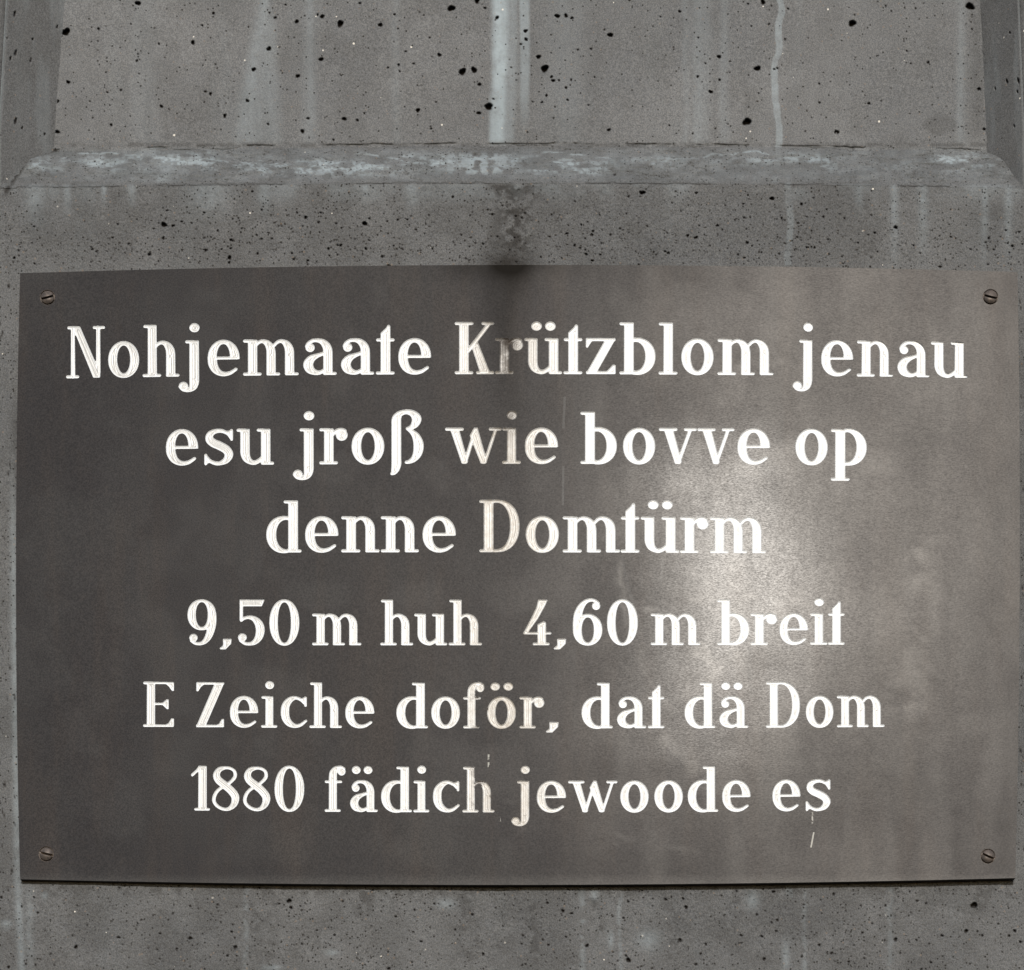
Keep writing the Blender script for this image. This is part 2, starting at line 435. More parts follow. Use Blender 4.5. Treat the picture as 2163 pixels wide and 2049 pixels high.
def stamp_pits(U, V, lo, hi, ucoord, vcoord, depth_k=1.5):
    """returns depth (units) and pore mask; U,V are 2-D layout arrays on a tensor grid"""
    dep = np.zeros(U.shape, np.float32); msk = np.zeros(U.shape, np.float32)
    r2 = np.random.RandomState(3)
    for (pu, pv, dia) in PITS:
        ph = r2.rand(3) * 6.28; asp = r2.uniform(0.85, 1.25)
        if not (lo <= pv <= hi): continue
        R = dia * 0.5 * .93
        a, b = np.searchsorted(ucoord, [pu - 1.6 * R, pu + 1.6 * R])
        c, d = np.searchsorted(vcoord, [pv - 1.6 * R, pv + 1.6 * R])
        if a >= b or c >= d: continue
        dx = (U[c:d, a:b] - pu) / asp; dy = (V[c:d, a:b] - pv) * asp ** .5
        th = np.arctan2(dy, dx)
        Rr = R * (1 + .13 * np.sin(2 * th + ph[0]) + .09 * np.sin(3 * th + ph[1]) + .05 * np.sin(5 * th + ph[2]))
        q = np.hypot(dx, dy) / Rr
        pr = 1 - sstep(.72, 1.1, q)
        amp = min(1.0, .50 + .09 * dia) if dia < 7 else 1.0
        dep[c:d, a:b] = np.maximum(dep[c:d, a:b], pr * min(R * depth_k, 22) * amp)
        msk[c:d, a:b] = np.maximum(msk[c:d, a:b], (1 - sstep(.7, .98, q)) * amp)
    return dep, msk

def stains(U, V):  # also paints shading at the sill ends and the plaque's left side
    n1 = fbm(U / 60, V / 60, 40, 4); n2 = fbm(U / 14, V / 14, 50, 4); n3 = fbm(U / 9, V / 160, 60, 3)
    lime = np.zeros(U.shape, np.float32); grime_shade = np.zeros(U.shape, np.float32)
    up = 1 - sstep(292, 312, V)
    # broad pale run in the middle
    wob = (n1 - .5) * 10
    c0 = 1067 - 6 * sstep(150, 300, V)
    x = U - c0 + wob * .35 + (n2 - .5) * 5
    run = (1 - sstep(17, 34, np.abs(x) + 10 * (n3 - .5))) * (0.36 + .64 * (1 - sstep(-6, 12, x)))
    run = np.maximum(run, .55 * (1 - sstep(6, 14, np.abs(U - 1108 + wob * .5))) * (1 - sstep(180, 290, V)))
    lime = np.maximum(lime, run * up * (.72 + .5 * n3))
    # narrow run on the right, one clear edge, carries on faintly over the sill and the base
    c1 = 1641 + 5 * np.sin(V / 37.) + 3 * np.sin(V / 13.) * (1 - sstep(120, 180, V)) + 5 * (n2 - .5) + 6 * (1 - sstep(0, 60, V))
    c1 = np.where(V > 385, 1667 + 3 * np.sin(V / 23.), c1)
    r = 1 - sstep(5.5, 8.5, np.abs(U - c1))
    r = r * np.where(V < 312, .26 + .36 * n2, np.where(V < 560, .42 * n2, .30 * sstep(.4, .6, n1) * (V > 1860)))
    lime = np.maximum(lime, r)
    # run on the left, fanning out downwards
    c2 = np.interp(V, [-200, 0, 60, 200, 300], [552, 552, 540, 512, 500])
    c3 = np.interp(V, [-200, 0, 60, 200, 300], [562, 562, 578, 590, 592])
    ins = sstep(c2 - 18, c2 + 16, U) * (1 - sstep(c3 - 10, c3 + 14, U))
    ed = np.exp(-((U - c2 - 8 + 8 * (n1 - .5)) / 13) ** 2) + .7 * np.exp(-((U - c3) / 7) ** 2) * (V < 110)
    lime = np.maximum(lime, (ins * (.10 + .22 * n3) + ed * .10 * (.2 + 1.4 * n2)) * up)
    for cu, w, a in ((655, 14, .18), (835, 10, .10), (300, 30, .10), (1480, 18, .22), (1530, 10, .15), (1450, 8, .14), (2030, 9, .18), (1190, 40, .10), (40, 12, .1)):
        lime = np.maximum(lime, a * np.exp(-((U - cu + wob) / w) ** 2) * up * (.5 + n3))
    # salts on the sill
    sill = sstep(306, 322, V) * (1 - sstep(376, 392, V))
    band = np.exp(-((V - (346 + 7 * np.sin(U / 90.) + 16 * (n1 - .5))) / 19) ** 2)
    crust = sstep(.40, .60, fbm(U / 40, V / 11, 70, 5, .6)) * (.30 + .70 * sstep(.36, .56, fbm(U / 170, V / 60, 80, 2)))
    crumb = .45 + .55 * sstep(.36, .55, fbm(U / 6.5, V / 4.5, 75, 3))
    thin = np.exp(-((V - (334 + 9 * np.sin(U / 70. + 1) + 18 * (fbm(U / 55, V * 0, 77, 3) - .5))) / 2.6) ** 2) * sstep(.44, .56, fbm(U / 80, V * 0 + 5, 78, 2)) * sstep(.40, .56, fbm(U / 13, V / 5, 79, 3))
    lime = np.maximum(lime, sill * np.maximum(band * crust * crumb * .95, thin * .7))
    lime = np.maximum(lime, .16 * sill * n2 * 1.5)
    lime = np.maximum(lime, sill * .75 * np.exp(-((U - 1010) / 95) ** 2) * sstep(.36, .52, n2) * sstep(318, 330, V) * (1 - sstep(362, 374, V)))
    lime = np.maximum(lime, sill * .35 * np.exp(-((U - 340) / 60) ** 2) * n2 * 1.6)
    # pale drips under the sill and a pale band over the base
    for cu, w, l in ((75, 22, 90), (142, 9, 60), (220, 6, 40), (278, 9, 45), (770, 12, 40), (870, 16, 50), (440, 40, 70), (560, 16, 60), (1950, 10, 150), (2080, 8, 170), (2130, 9, 150), (1815, 10, 60), (1890, 9, 190), (1090, 14, 30)):
        lime = np.maximum(lime, .42 * np.exp(-((U - cu - 6 * (n1 - .5)) / w) ** 2) * sstep(384, 396, V) * (1 - sstep(390, 396 + l * 1.3, V)) * (.4 + .9 * n2))
    lime = np.maximum(lime, .20 * sstep(384, 392, V) * (1 - sstep(400, 440, V)) * sstep(.4, .7, n1))
    # left-hand edge of the plaque and pale runs below it
    edge = np.interp(V, [560, 800, 1215, 1860, 2060], [26, 22, 26, 34, 44])
    lime = np.maximum(lime, .42 * np.exp(-((U - edge - 3) / 8) ** 2) * sstep(900, 1200, V) * (.5 + .8 * n2))
    lime = np.maximum(lime, .25 * np.exp(-((U - 62) / 10) ** 2) * sstep(1860, 1875, V) * n2 * 1.6)
    for cu, cv, a, b in ((95, 1891, 6, 8), (14, 1952, 11, 9), (943, 1909, 18, 10), (1370, 1985, 24, 20), (1255, 1890, 8, 14), (1290, 1985, 7, 18), (575, 2044, 20, 6), (700, 2012, 14, 6), (1660, 2020, 8, 30), (1590, 1900, 14, 20)):
        lime = np.maximum(lime, .38 * np.exp(-((U - cu) / a) ** 2 - ((V - cv) / b) ** 2))
    for cu, w in ((1310, 5), (1231, 6), (520, 5), (1880, 7), (1700, 5)):
        lime = np.maximum(lime, .24 * np.exp(-((U - cu - 14 * (n1 - .5)) / w) ** 2) * sstep(1862, 1880, V) * sstep(.35, .6, n2))
    # grime: soot over the plaque's top edge, tongue of dirt above it, joints, runs below
    y = V - 560
    grime_shade = np.maximum(grime_shade, 1.05 * np.exp(-((U - 1074) / 62) ** 2) * np.exp(-(y / 42) ** 2) * (V < 700) * (.85 + .3 * n2))
    grime_shade = np.maximum(grime_shade, .85 * np.exp(-((U - 1078 - 14 * (n1 - .5)) / 48) ** 2) * sstep(440, 560, V) * (V < 700) * sstep(.15, .55, n2))
    tongue = np.exp(-((U - 1082 - 30 * (n1 - .5)) / np.interp(V, [390, 480, 560], [70, 48, 52])) ** 2)
    grime_shade = np.maximum(grime_shade, .85 * tongue * sstep(384, 396, V) * (1 - sstep(558, 600, V)) * sstep(.28, .58, n2))
    grime_shade = np.maximum(grime_shade, .34 * np.exp(-((U - 1100) / 190) ** 2) * sstep(386, 400, V) * (1 - sstep(430, 540, V)) * n2 * 1.6)
    grime_shade = np.maximum(grime_shade, .42 * (1 - sstep(0, 9, np.abs(V - 306 - 3 * (n1 - .5)))) * sstep(.36, .6, n2))
    grime_shade = np.maximum(grime_shade, .45 * (V > 1862) * np.exp(-((V - 1880) / 14) ** 2) * sstep(.35, .65, n2))
    for cu, w, l, a in ((765, 26, 60, .5), (985, 30, 200, .45), (1130, 16, 200, .5), (1260, 14, 120, .45), (1420, 20, 240, .35), (540, 12, 160, .4), (2070, 22, 50, .5), (1880, 12, 200, .35), (1550, 20, 120, .3), (560, 36, 240, .3)):
        cc = cu + 30 * (fbm(V / 50, U * 0 + cu, 90, 2) - .5)
        grime_shade = np.maximum(grime_shade, a * np.exp(-((U - cc) / w) ** 2) * sstep(1864, 1880, V) * (1 - sstep(1880 + l * .6, 1900 + l, V)) * sstep(.38, .6, n2))
    for cu, w, a in ((310, 10, .22), (352, 8, .22), (400, 14, .14), (265, 9, .16), (1512, 6, .18), (1580, 12, .18)):
        grime_shade = np.maximum(grime_shade, a * np.exp(-((U - cu + wob) / w) ** 2) * up * sstep(100, 280, V) * (.3 + n3))
    # damp patches at the right of the panel
    patch = np.exp(-(((U - 1985) / 38) ** 2 + ((V - 262) / 24) ** 2) * 1.0)
    grime_shade = np.maximum(grime_shade, .26 * sstep(.42, .66, patch + 1.0 * (n2 - .5)) * (patch > .05))
    for pl_, am in (([(118, 318), (64, 332), (40, 366), (14, 405)], .8), ([(2086, 322), (2128, 334), (2163, 392)], .35)):  # shading in the sill's end corners, painted as dark lines
        dd = seg_dist(U + 6 * (n2 - .5), V + 6 * (n2 - .5), pl_)
        grime_shade = np.maximum(grime_shade, am * (np.exp(-(dd / 4) ** 2) * .9 + .55 * np.exp(-(dd / 15) ** 2) * sstep(.42, .6, n2)) * (V > 300))
    jn = fbm(U / 22, V * 0 + 9, 170, 4)
    jn = .5 * jn + .5 * fbm(U / 7, V * 0 + 9, 172, 3)
    grime_shade = np.maximum(grime_shade, .6 * np.exp(-((V - vf_of(U) + 1 - 9 * (jn - .5)) / 1.9) ** 2) * sstep(.49, .60, fbm(U / 130, V * 0 + 4, 171, 3)))
    grime_shade = np.maximum(grime_shade, .34 * np.exp(-((U - 2064 - 20 * (n1 - .5)) / 20) ** 2) * (1 - sstep(250, 310, V)) * (.4 + n2) * sstep(-200, 60, V))  # darker upright band beside the panel's right edge
    grime_shade = np.maximum(grime_shade, .26 * np.exp(-((U - 2100) / 40) ** 2 - ((V - 450) / 26) ** 2) * (.5 + n2))
    grime_shade = np.maximum(grime_shade, .22 * sstep(.5, .7, fbm(U / 90, V / 70, 95, 4)) * (V > 385))
    grime_shade = np.maximum(grime_shade, .13 * sstep(.5, .7, fbm(U / 70, V / 110, 97, 4)))
    # contact shadow along the plaque's left side, painted as a dark strip
    grime_shade = np.maximum(grime_shade, .38 * np.exp(-((U - 34) / 14) ** 2) * sstep(820, 900, V) * (1 - sstep(1000, 1150, V)) * (.4 + n2))
    # short flaky cracks on the ledge and the upper base
    cn = fbm(U / 34, V / 7.5, 140, 4)
    fl = (1 - sstep(.0, .022, np.abs(cn - .5))) * sstep(.46, .58, fbm(U / 60, V / 24, 150, 3))
    zone = sstep(300, 316, V) * (1 - .65 * sstep(384, 400, V)) * (1 - .8 * sstep(480, 560, V))
    grime_shade = np.maximum(grime_shade, .62 * fl * zone)
    lime = lime * (1 - .7 * fl * (V > 300) * (V < 392))
    grime_shade = np.maximum(grime_shade, .26 * sstep(.44, .62, fbm(U / 50, V / 16, 160, 4)) * sstep(300, 316, V) * (1 - sstep(380, 392, V)))
    return np.clip(lime, 0, 1), np.clip(grime_shade, 0, .98)

t_of = lambda u: (u - 1095.0) / 1055.0
vb_of = lambda u: 303 + 10 * t_of(u) ** 2 * 1.6            # back edge of the sill
vf_of = lambda u: 387 + 10 * t_of(u) ** 2                  # front edge of the sill
DEP = 0.034                                                # depth of the recess
monument = empty('concrete_monument', P(1081, 2300, 0.1),
                 'grey weathered concrete monument base with a recessed shaft panel above the plaque', 'monument')
bpy.context.view_layer.update()

def place(U, V, Y):
    k = (D0 + Y) / D0
    X = (U - 1081.5) * S; Z = ZC + (1024.5 - V) * S
    return np.stack([EYE.x + (X - EYE.x) * k, Y, EYE.z + (Z - EYE.z) * k], -1)

def cat(*a): return np.unique(np.concatenate(a))

# base block and the two piers: the front face
def relief(U, V, rough=1.0):
    return rough * ((fbm(U / 150, V / 150, 11, 3) - .5) * 5 + (fbm(U / 24, V / 24, 14, 4) - .5) * 2.2 + (fbm(U / 5, V / 5, 21, 3) - .5) * 1.5)

uc = cat(np.arange(-420, -60, 12), np.arange(-60, 2220, 1.7), np.arange(2220, 2600, 12))
w = np.concatenate([np.linspace(0, 1, 108)[:-1] * (572 - 387) + 387, np.arange(572, 1852, 6.5), np.arange(1852, 2066, 1.7), np.arange(2066, 2400, 9)])
U, W_ = np.meshgrid(uc, w)
V = W_ + (vf_of(U) - 387) * (1 - sstep(387, 560, W_))
dep, msk = stamp_pits(U, V, 392, 2400, uc, w, 1.7)
lime, grime_shade = stains(U, V)
h = relief(U, V, 1.0) - (fbm(U / 3.2, V / 2.6, 33, 2) > .68) * .8
bite = fbm(U / 30, V * 0 + 3, 35, 4)
cr = 1 - sstep(0, 7, V - vf_of(U))
h = h - 1.3 * grime_shade * (V < 600)
h = h * (1 - .8 * sstep(30, 80, U) * (1 - sstep(2110, 2160, U)) * sstep(545, 575, V) * (1 - sstep(1835, 1866, V)))
Y = -(h - dep) * S
Y = np.where((U > 60) & (U < 2130) & (V > 585) & (V < 1840), np.maximum(Y, .0006), Y)
part('base_block', np_mesh('base_block', place(U, V, Y).reshape(-1, 3), grid_quads(*U.shape), dict(lime=lime, grime_shade=grime_shade, pore=msk)), M_BASE, monument,
     'porous front of the base behind and around the plaque')

OUT_L = lambda v: 12 - 11 * np.clip(v / 200., -1, 1.4)      # outer edges of the reveals
OUT_R = lambda v: 2153 + 8 * np.clip(v / 200., -1, 1.4)
IN_L = lambda v: 136 - 22 * np.clip(v / 310., -1, 1.2)
IN_R = lambda v: 2071 + 13 * np.clip(v / 310., -1, 1.2)

# recessed panel of the shaft
uc = cat(np.arange(70, 2140, 1.7)); vc = cat(np.arange(-330, -40, 8), np.arange(-40, 330, 1.7))
U, V = np.meshgrid(uc, vc)
dep, msk = stamp_pits(U, V, -300, 318, uc, vc, 1.7)
lime, grime_shade = stains(U, V)
h = relief(U, V, .55)
h = h - 3.5 * sstep(.45, .6, fbm(U / 50, V * 0, 6, 4)) * (1 - sstep(0, 3.0, np.abs(V - vb_of(U) - 1 - 4 * (fbm(U / 18, V * 0, 5, 4) - .5))))
Y = DEP - (h - dep) * S
part('shaft_panel', np_mesh('shaft_panel', place(U, V, Y).reshape(-1, 3), grid_quads(*U.shape), dict(lime=lime, grime_shade=grime_shade, pore=msk)), M_PANEL, monument,
     'smoother recessed panel with round air holes and pale lime runs')

# sloping sill between panel and base
uc = cat(np.arange(-60, 2230, 1.9)); tc = np.linspace(-.12, 1.0, 74)
U, T = np.meshgrid(uc, tc)
VB, VF = vb_of(U), vf_of(U)
V = VB + (VF - VB) * T
lime, grime_shade = stains(U, V)
h = relief(U, V, 1.0)
h_edge = h.copy()
h += 2.2 * (fbm(U / 55, V / 12, 101, 4) - .5) * 2
lay = fbm(U / 70, V / 9, 103, 4)
h += 1.8 * sstep(.5, .56, lay) - 1.6 * (1 - sstep(.0, .018, np.abs(lay - .52)))
h += 11 * np.exp(-((U - 72) / 30) ** 2 - ((V - 342) / 22) ** 2) + 11 * np.exp(-((U - 2112) / 30) ** 2 - ((V - 345) / 22) ** 2)
lip = sstep(.82, .99, T)
fl_ = (1 - sstep(.0, .03, np.abs(fbm(U / 34, V / 7.5, 140, 4) - .5))) * sstep(.46, .58, fbm(U / 60, V / 24, 150, 3))
h -= 2.2 * fl_
crack = (1 - sstep(0, 1.6, np.abs(V - (vb_of(U) + 5 + 7 * (fbm(U / 40, V * 0 + 7, 105, 4) - .5))))) * sstep(.42, .55, fbm(U / 60, V * 0 + 2, 106, 3))
h -= crack * 4
dep, msk = stamp_pits(U, V, 312, 386, uc, V[:, len(uc) // 2], 1.3)
msk = np.maximum(msk, crack * .6)
h = h * (1 - lip) + h_edge * lip
Y = (DEP + .002) * (1 - T) - (h - dep * .6) * S - .0015 * sstep(.7, 1.0, T) * (1 - T) * 3
h2 = h * .4 * S
co = place(U, V, Y); co[..., 2] += h2 * (1 - lip)
part('sill', np_mesh('sill', co.reshape(-1, 3), grid_quads(*U.shape), dict(lime=lime, grime_shade=grime_shade, pore=msk)), M_BASE, monument,
     'rough sloping ledge crusted with white salts')

# splayed reveals left and right of the panel
for side, fin, fout in ((0, IN_L, OUT_L), (1, IN_R, OUT_R)):
    tt = np.linspace(0, 1, 70); vc = np.concatenate([np.arange(-330, -40, 12), np.arange(-40, 420, 2.0)])
    T, V = np.meshgrid(tt, vc)
    U = fin(V) + (fout(V) - fin(V)) * T
    U = U + (fbm(V / 9, T * 2, 120 + side, 4) - .5) * 2.4 * (1 - sstep(0, .1, T))
    lime, grime_shade = stains(U, np.where(V < 300, V, 290))
    lime = lime * .4 + .12 * sstep(.45, .7, fbm(U / 25, V / 190, 130, 3)) + (.32 if side == 0 else .2) * sstep(.94, 1.0, T)  # last term paints the bright highlight along the outer edge
    rough = relief(U, V, .25)
    pit = np.zeros(U.shape); 
    holes = ([(31, 30, 2.6, 7), (33, 112, 2.6, 7), (22, 124, 1.8, 5), (65, 127, 1.8, 5.5), (33, 256, 2.8, 8), (47, 270, 1.6, 4), (69, 83, 1.6, 3), (94, 284, 1.8, 3), (121, 57, 1.8, 4), (15, 81, 1.4, 3)]
             if side == 0 else [(2151, 171, 2.6, 7), (2127, 172, 2.2, 5), (2149, 194, 2, 4), (2102, 187, 1.6, 4), (2133, 69, 1.8, 3), (2157, 30, 1.6, 3), (2142, 266, 1.8, 3)])
    for hu, hv, a, b in holes:
        q = np.hypot((U - hu - (hv - V) * (.22 if side == 0 else -.22)) / a, (V - hv) / b)
        pit = np.maximum(pit, 1 - sstep(.7, 1.1, q))
    Y = DEP * (1 - T) + pit * 5 * S - rough * S * np.sin(np.pi * T) * .8 + (.0035 * sstep(.95, 1., T) if side == 0 else .003 * sstep(.95, 1., T))
    part('reveal', np_mesh('reveal', place(U, V, Y).reshape(-1, 3), grid_quads(*U.shape, flip=(side == 0)), dict(lime=lime, grime_shade=grime_shade * .7, pore=pit)), M_REVEAL, monument,
         'smooth slanting %s side of the recess' % ('left' if side == 0 else 'right'))
    # pier front beside the recess
    fr = np.linspace(0, 1, 60); F, Q = np.meshgrid(fr, np.linspace(0, 1, 150))
    V = -330 + 735 * Q
    U = fout(V) + (-420 - fout(V)) * F if side == 0 else fout(V) + (2600 - fout(V)) * F
    V = -330 + (vf_of(U) + .5 + 330) * Q
    lime, grime_shade = stains(U, V)
    Y = -relief(U, V, 1.0) * S + .0035 * (1 - sstep(0, .01, F))
    part('pier', np_mesh('pier', place(U, V, Y).reshape(-1, 3), grid_quads(*U.shape, flip=(side == 0)), dict(lime=lime, grime_shade=grime_shade, pore=U * 0)), M_REVEAL, monument,
         'plain %s pier beside the recess' % ('left' if side == 0 else 'right'))

# the solid body behind the faces, so that the monument has its thickness
bv, bf = [], []
for u0, u1, v0, v1, y0 in ((-419, 2599, 410, 2399, .016), (-419, -20, -329, 409, .016), (2190, 2599, -329, 409, .016), (-20.5, 2190.5, -328, 409.5, DEP + .016)):
    n0 = len(bv)
    a, b = P(u0, v0), P(u1, v1)
    for yy in (y0, .62):
        bv += [(a[0], yy, a[2]), (b[0], yy, a[2]), (b[0], yy, b[2]), (a[0], yy, b[2])]
    bf += [tuple(n0 + i for i in q) for q in ((0, 3, 2, 1), (4, 5, 6, 7), (0, 1, 5, 4), (1, 2, 6, 5), (2, 3, 7, 6), (3, 0, 4, 7))]
bme = bpy.data.meshes.new('core'); bme.from_pydata(bv, [], bf); bme.update()
part('core', bme, M_REVEAL, monument, 'plain concrete body behind the faces')

# ------------------------------------------------------------------ lettering: signed distance glyphs
CELL = 1.15
gx = np.arange(-8, 134, CELL); gy = np.arange(-40, 124, CELL)
X, Yg = np.meshgrid(gx, gy)

def box(x0, x1, y0, y1, r=1.0):
    dx = np.abs(X - (x0 + x1) / 2) - ((x1 - x0) / 2 - r); dy = np.abs(Yg - (y0 + y1) / 2) - ((y1 - y0) / 2 - r)
    return np.hypot(np.maximum(dx, 0), np.maximum(dy, 0)) + np.minimum(np.maximum(dx, dy), 0) - r

def cap(x0, y0, x1, y1, r):
    vx, vy = x1 - x0, y1 - y0; L = vx * vx + vy * vy + 1e-9
    t = np.clip(((X - x0) * vx + (Yg - y0) * vy) / L, 0, 1)
    return np.hypot(X - x0 - t * vx, Yg - y0 - t * vy) - r

def poly(pts, r=0.0):
    d = np.full(X.shape, 1e9); s = np.ones(X.shape)
    n = len(pts)
    for i in range(n):
        (ax, ay), (bx, by) = pts[i], pts[i - 1]
        ex, ey = bx - ax, by - ay; wx, wy = X - ax, Yg - ay
        t = np.clip((wx * ex + wy * ey) / (ex * ex + ey * ey + 1e-9), 0, 1)
        d = np.minimum(d, (wx - ex * t) ** 2 + (wy - ey * t) ** 2)
        c1, c2, c3 = Yg >= ay, Yg < by, ex * wy > ey * wx
        s = np.where((c1 & c2 & c3) | (~c1 & ~c2 & ~c3), -s, s)
    return s * np.sqrt(d) - r

def ell(cx, cy, a, b, n=2.0):
    def f(x, y): return ((np.abs(x - cx) / a) ** n + (np.abs(y - cy) / b) ** n + 1e-12) ** (1 / n) - 1
    e = .05; v = f(X, Yg)
    g = np.hypot((f(X + e, Yg) - f(X - e, Yg)) / (2 * e), (f(X, Yg + e) - f(X, Yg - e)) / (2 * e))
    return v / np.maximum(g, 1e-3)

def brush(pts, closed=False):
    p = np.array(pts, float); n = len(p); d = np.full(X.shape, 1e9)
    idx = (lambda i: i % n) if closed else (lambda i: min(max(i, 0), n - 1))
    for i in range(n if closed else n - 1):
        p0, p1, p2, p3 = p[idx(i - 1)], p[idx(i)], p[idx(i + 1)], p[idx(i + 2)]
        m = max(4, int(np.hypot(*(p2 - p1)[:2]) / 1.2))
        for t in np.arange(m + 1) / m:
            q = .5 * ((2 * p1) + (-p0 + p2) * t + (2 * p0 - 5 * p1 + 4 * p2 - p3) * t * t + (-p0 + 3 * p1 - 3 * p2 + p3) * t ** 3)
            d = np.minimum(d, np.hypot(X - q[0], Yg - q[1]) - max(q[2], 1))
    return d

R_ = 3.3
def ser(x0, x1, y=R_): return cap(x0 + R_, y, x1 - R_, y, R_)
def U_(*a):
    d = a[0]
    for b in a[1:]: d = np.minimum(d, b)
    return d
def dot(x, y, a=11.2, b=9.8): return ell(x, y, a, b)
def sub(a, b): return np.maximum(a, -b)
def clip(a, x=None, y=None, xlt=None, ylt=None):
    for c in ((x is not None) and (x - X), (y is not None) and (y - Yg), (xlt is not None) and (X - xlt), (ylt is not None) and (Yg - ylt)):
        if c is not False: a = np.maximum(a, c)
    return a

ASC, XH = 107.0, 73.2
def arch(x):  # from the stem whose right side is x, down into the stem x+19 .. x+39
    return U_(brush([(x - 3, 64, 3.4), (x + 3, 70, 3.7), (x + 10, 72.6, 4.0), (x + 17, 70.8, 5.4), (x + 23.5, 65.5, 7.8), (x + 28, 57, 9.4), (x + 29.2, 48, 9.9)]),
              box(x + 19.3, x + 39.1, .5, 50))
def g_n(): return U_(box(10.5, 30.5, .5, 76), ser(0, 24, XH), ser(0, 39.5), arch(30.5), ser(49.5, 79))
def g_h(): return U_(box(11, 30.5, .5, 110), ser(1.5, 26, ASC), ser(0, 39.5), arch(30.5), ser(49.5, 78.5))
def g_m(): return U_(box(10.5, 30.5, .5, 76), ser(0, 24, XH), ser(0, 39.5), arch(30.5), ser(49.8, 79), arch(69.6), ser(88.9, 118.3))
def g_u(): return U_(box(8, 28, 28, 76), ser(0, 22, XH), box(51.5, 71.5, .5, 76), ser(42.5, 60, XH), ser(51.5, 79.3),
                     brush([(18, 34, 10), (18.3, 24, 9.9), (21.5, 14, 8.4), (29, 6.8, 5.8), (38, 4.6, 4.8), (47, 8.5, 4.6), (55, 15, 4.5)]))
def g_ue(): return U_(g_u(), dot(25.8, 101.5), dot(54.6, 101.5))
def g_j(): return U_(box(23.5, 44, -12, 76), ser(14.5, 36, XH), dot(34.5, 103),
                     brush([(33.8, -8, 10), (33.3, -15, 9.6), (31, -22, 7.8), (25, -27.6, 5), (17, -29.4, 3.5), (9, -27, 3.5), (4.2, -21, 3.8)]), ell(11, -20, 10, 9))
def g_i(): return U_(box(10.5, 30, .5, 76), ser(0.5, 24, XH), ser(0, 40), dot(21, 103))
def g_l(): return U_(box(10.5, 30.5, .5, 110), ser(0, 24, ASC), ser(0, 40))
def g_o(): return sub(ell(33, 38, 33, 39, 2.08), ell(33, 38.3, 13.6, 29.2))
def g_e():
    up = clip(sub(ell(34, 38, 34, 38.8, 2.08), ell(33.4, 38, 14, 29.4, 2.1)), y=35.2)
    lo = brush([(9.8, 40, 9.8), (10.8, 27, 9.8), (16, 15, 8.4), (25, 7, 6.2), (36, 4.2, 4.8), (47, 6.2, 4.2), (54, 10, 3.7), (60.2, 14.3, 3.4)])
    return U_(up, lo, cap(16, 38, 64.3, 38, 3.2))
def g_a(): return U_(ell(15.3, 58, 9.8, 9.4), brush([(8.4, 61, 3.8), (12, 67.3, 3.9), (20, 72.3, 3.9), (30, 73.2, 4.1), (40, 70.5, 6), (48, 63, 8.4), (51.6, 54, 9.6), (52.2, 44, 9.7)]),
                     box(42.6, 62, 1, 50), ser(42, 70.5), brush([(47, 48, 3.3), (40, 44.5, 3.8), (29, 40.5, 5), (18, 34.5, 7.8), (11.5, 24, 10.2), (14, 13.5, 9.4), (23, 6.8, 6.4), (33, 5, 4.7), (42, 8.5, 4), (49, 13, 4)]))
def g_ae(): return U_(g_a(), dot(16.5, 101.5), dot(46, 101.5))
def g_oe(): return U_(g_o(), dot(18.5, 101), dot(48.5, 101))
def g_t(): return U_(poly([(11, 1), (11, 88), (25.5, 102), (29, 103.5), (29.7, 101), (29.7, 1)], .9), ser(0, 39.5), ser(.5, 39.5, 73.2), dot(26.8, 101, 3.8, 4.2))
def g_K(): return U_(box(9.5, 30, .5, 110), ser(0, 40, 107.2), ser(0, 39.5), ser(56.5, 84, 107.2), ser(45.5, 84), cap(71.5, 105, 29, 50, 4.4),
                     poly([(36, 60), (49, 67), (74, 4), (54, 4)], .8))
def g_r(): return U_(box(10, 30, .5, 76), ser(0, 24, XH), ser(0, 39), brush([(29, 63, 3), (33, 68.5, 3.7), (39, 72, 4.0), (47, 73.2, 3.8), (53, 71, 4)]), ell(47, 62, 12.4, 12.4))
def g_z(): return U_(box(2, 61.5, 70, 76.7, 1.5), box(1, 61.5, .3, 7, 1.5), poly([(41, 73), (60, 73), (22, 4), (3, 4)], .8),
                     poly([(1.5, 75), (1.5, 57.5), (3.8, 57), (12, 70), (22, 75)], 1), poly([(61, 2), (61, 19), (57, 20), (50, 12), (42, 4)], 1))
def g_b(): return U_(box(9.8, 30.5, 2, 110), ser(0, 24, ASC), ser(0, 33), clip(sub(ell(37, 38.5, 39.2, 39.6, 2.1), ell(34, 38.5, 20.5, 30.2, 2.1)), x=29))
def g_d(): return U_(box(46.2, 67, .5, 110), ser(36.5, 60, ASC), ser(46, 74.5), clip(sub(ell(37, 38, 37, 39.4, 2.1), ell(42, 38, 21, 31, 2.1)), xlt=48))
def g_p(): return U_(box(9, 30.5, -32, 76), ser(0, 24, XH), ser(0, 40, -29.7), clip(sub(ell(37, 38.5, 38.5, 39.6, 2.1), ell(33, 38.5, 20.5, 31, 2.1)), x=29))
def g_s(): return U_(brush([(55.5, 57.5, 3.2), (49, 66.5, 3.7), (37, 72, 4.2), (24, 71.5, 4.8), (13, 65, 7), (11.4, 55, 8.6), (19, 47, 9), (33, 40.5, 9.2), (46, 32.5, 9.2), (51.5, 22, 9), (46, 10.5, 7), (35, 4.4, 4.6), (24, 3.8, 4.2), (13, 8.5, 3.8), (5.5, 17, 3.3)]),
                     cap(57.2, 73.2, 57.2, 54, 3.1), cap(3.6, 21, 3.6, 2.8, 3.1), poly([(46, 70), (58, 74), (58, 62)], 1), poly([(3, 3), (3, 14), (15, 7)], 1))
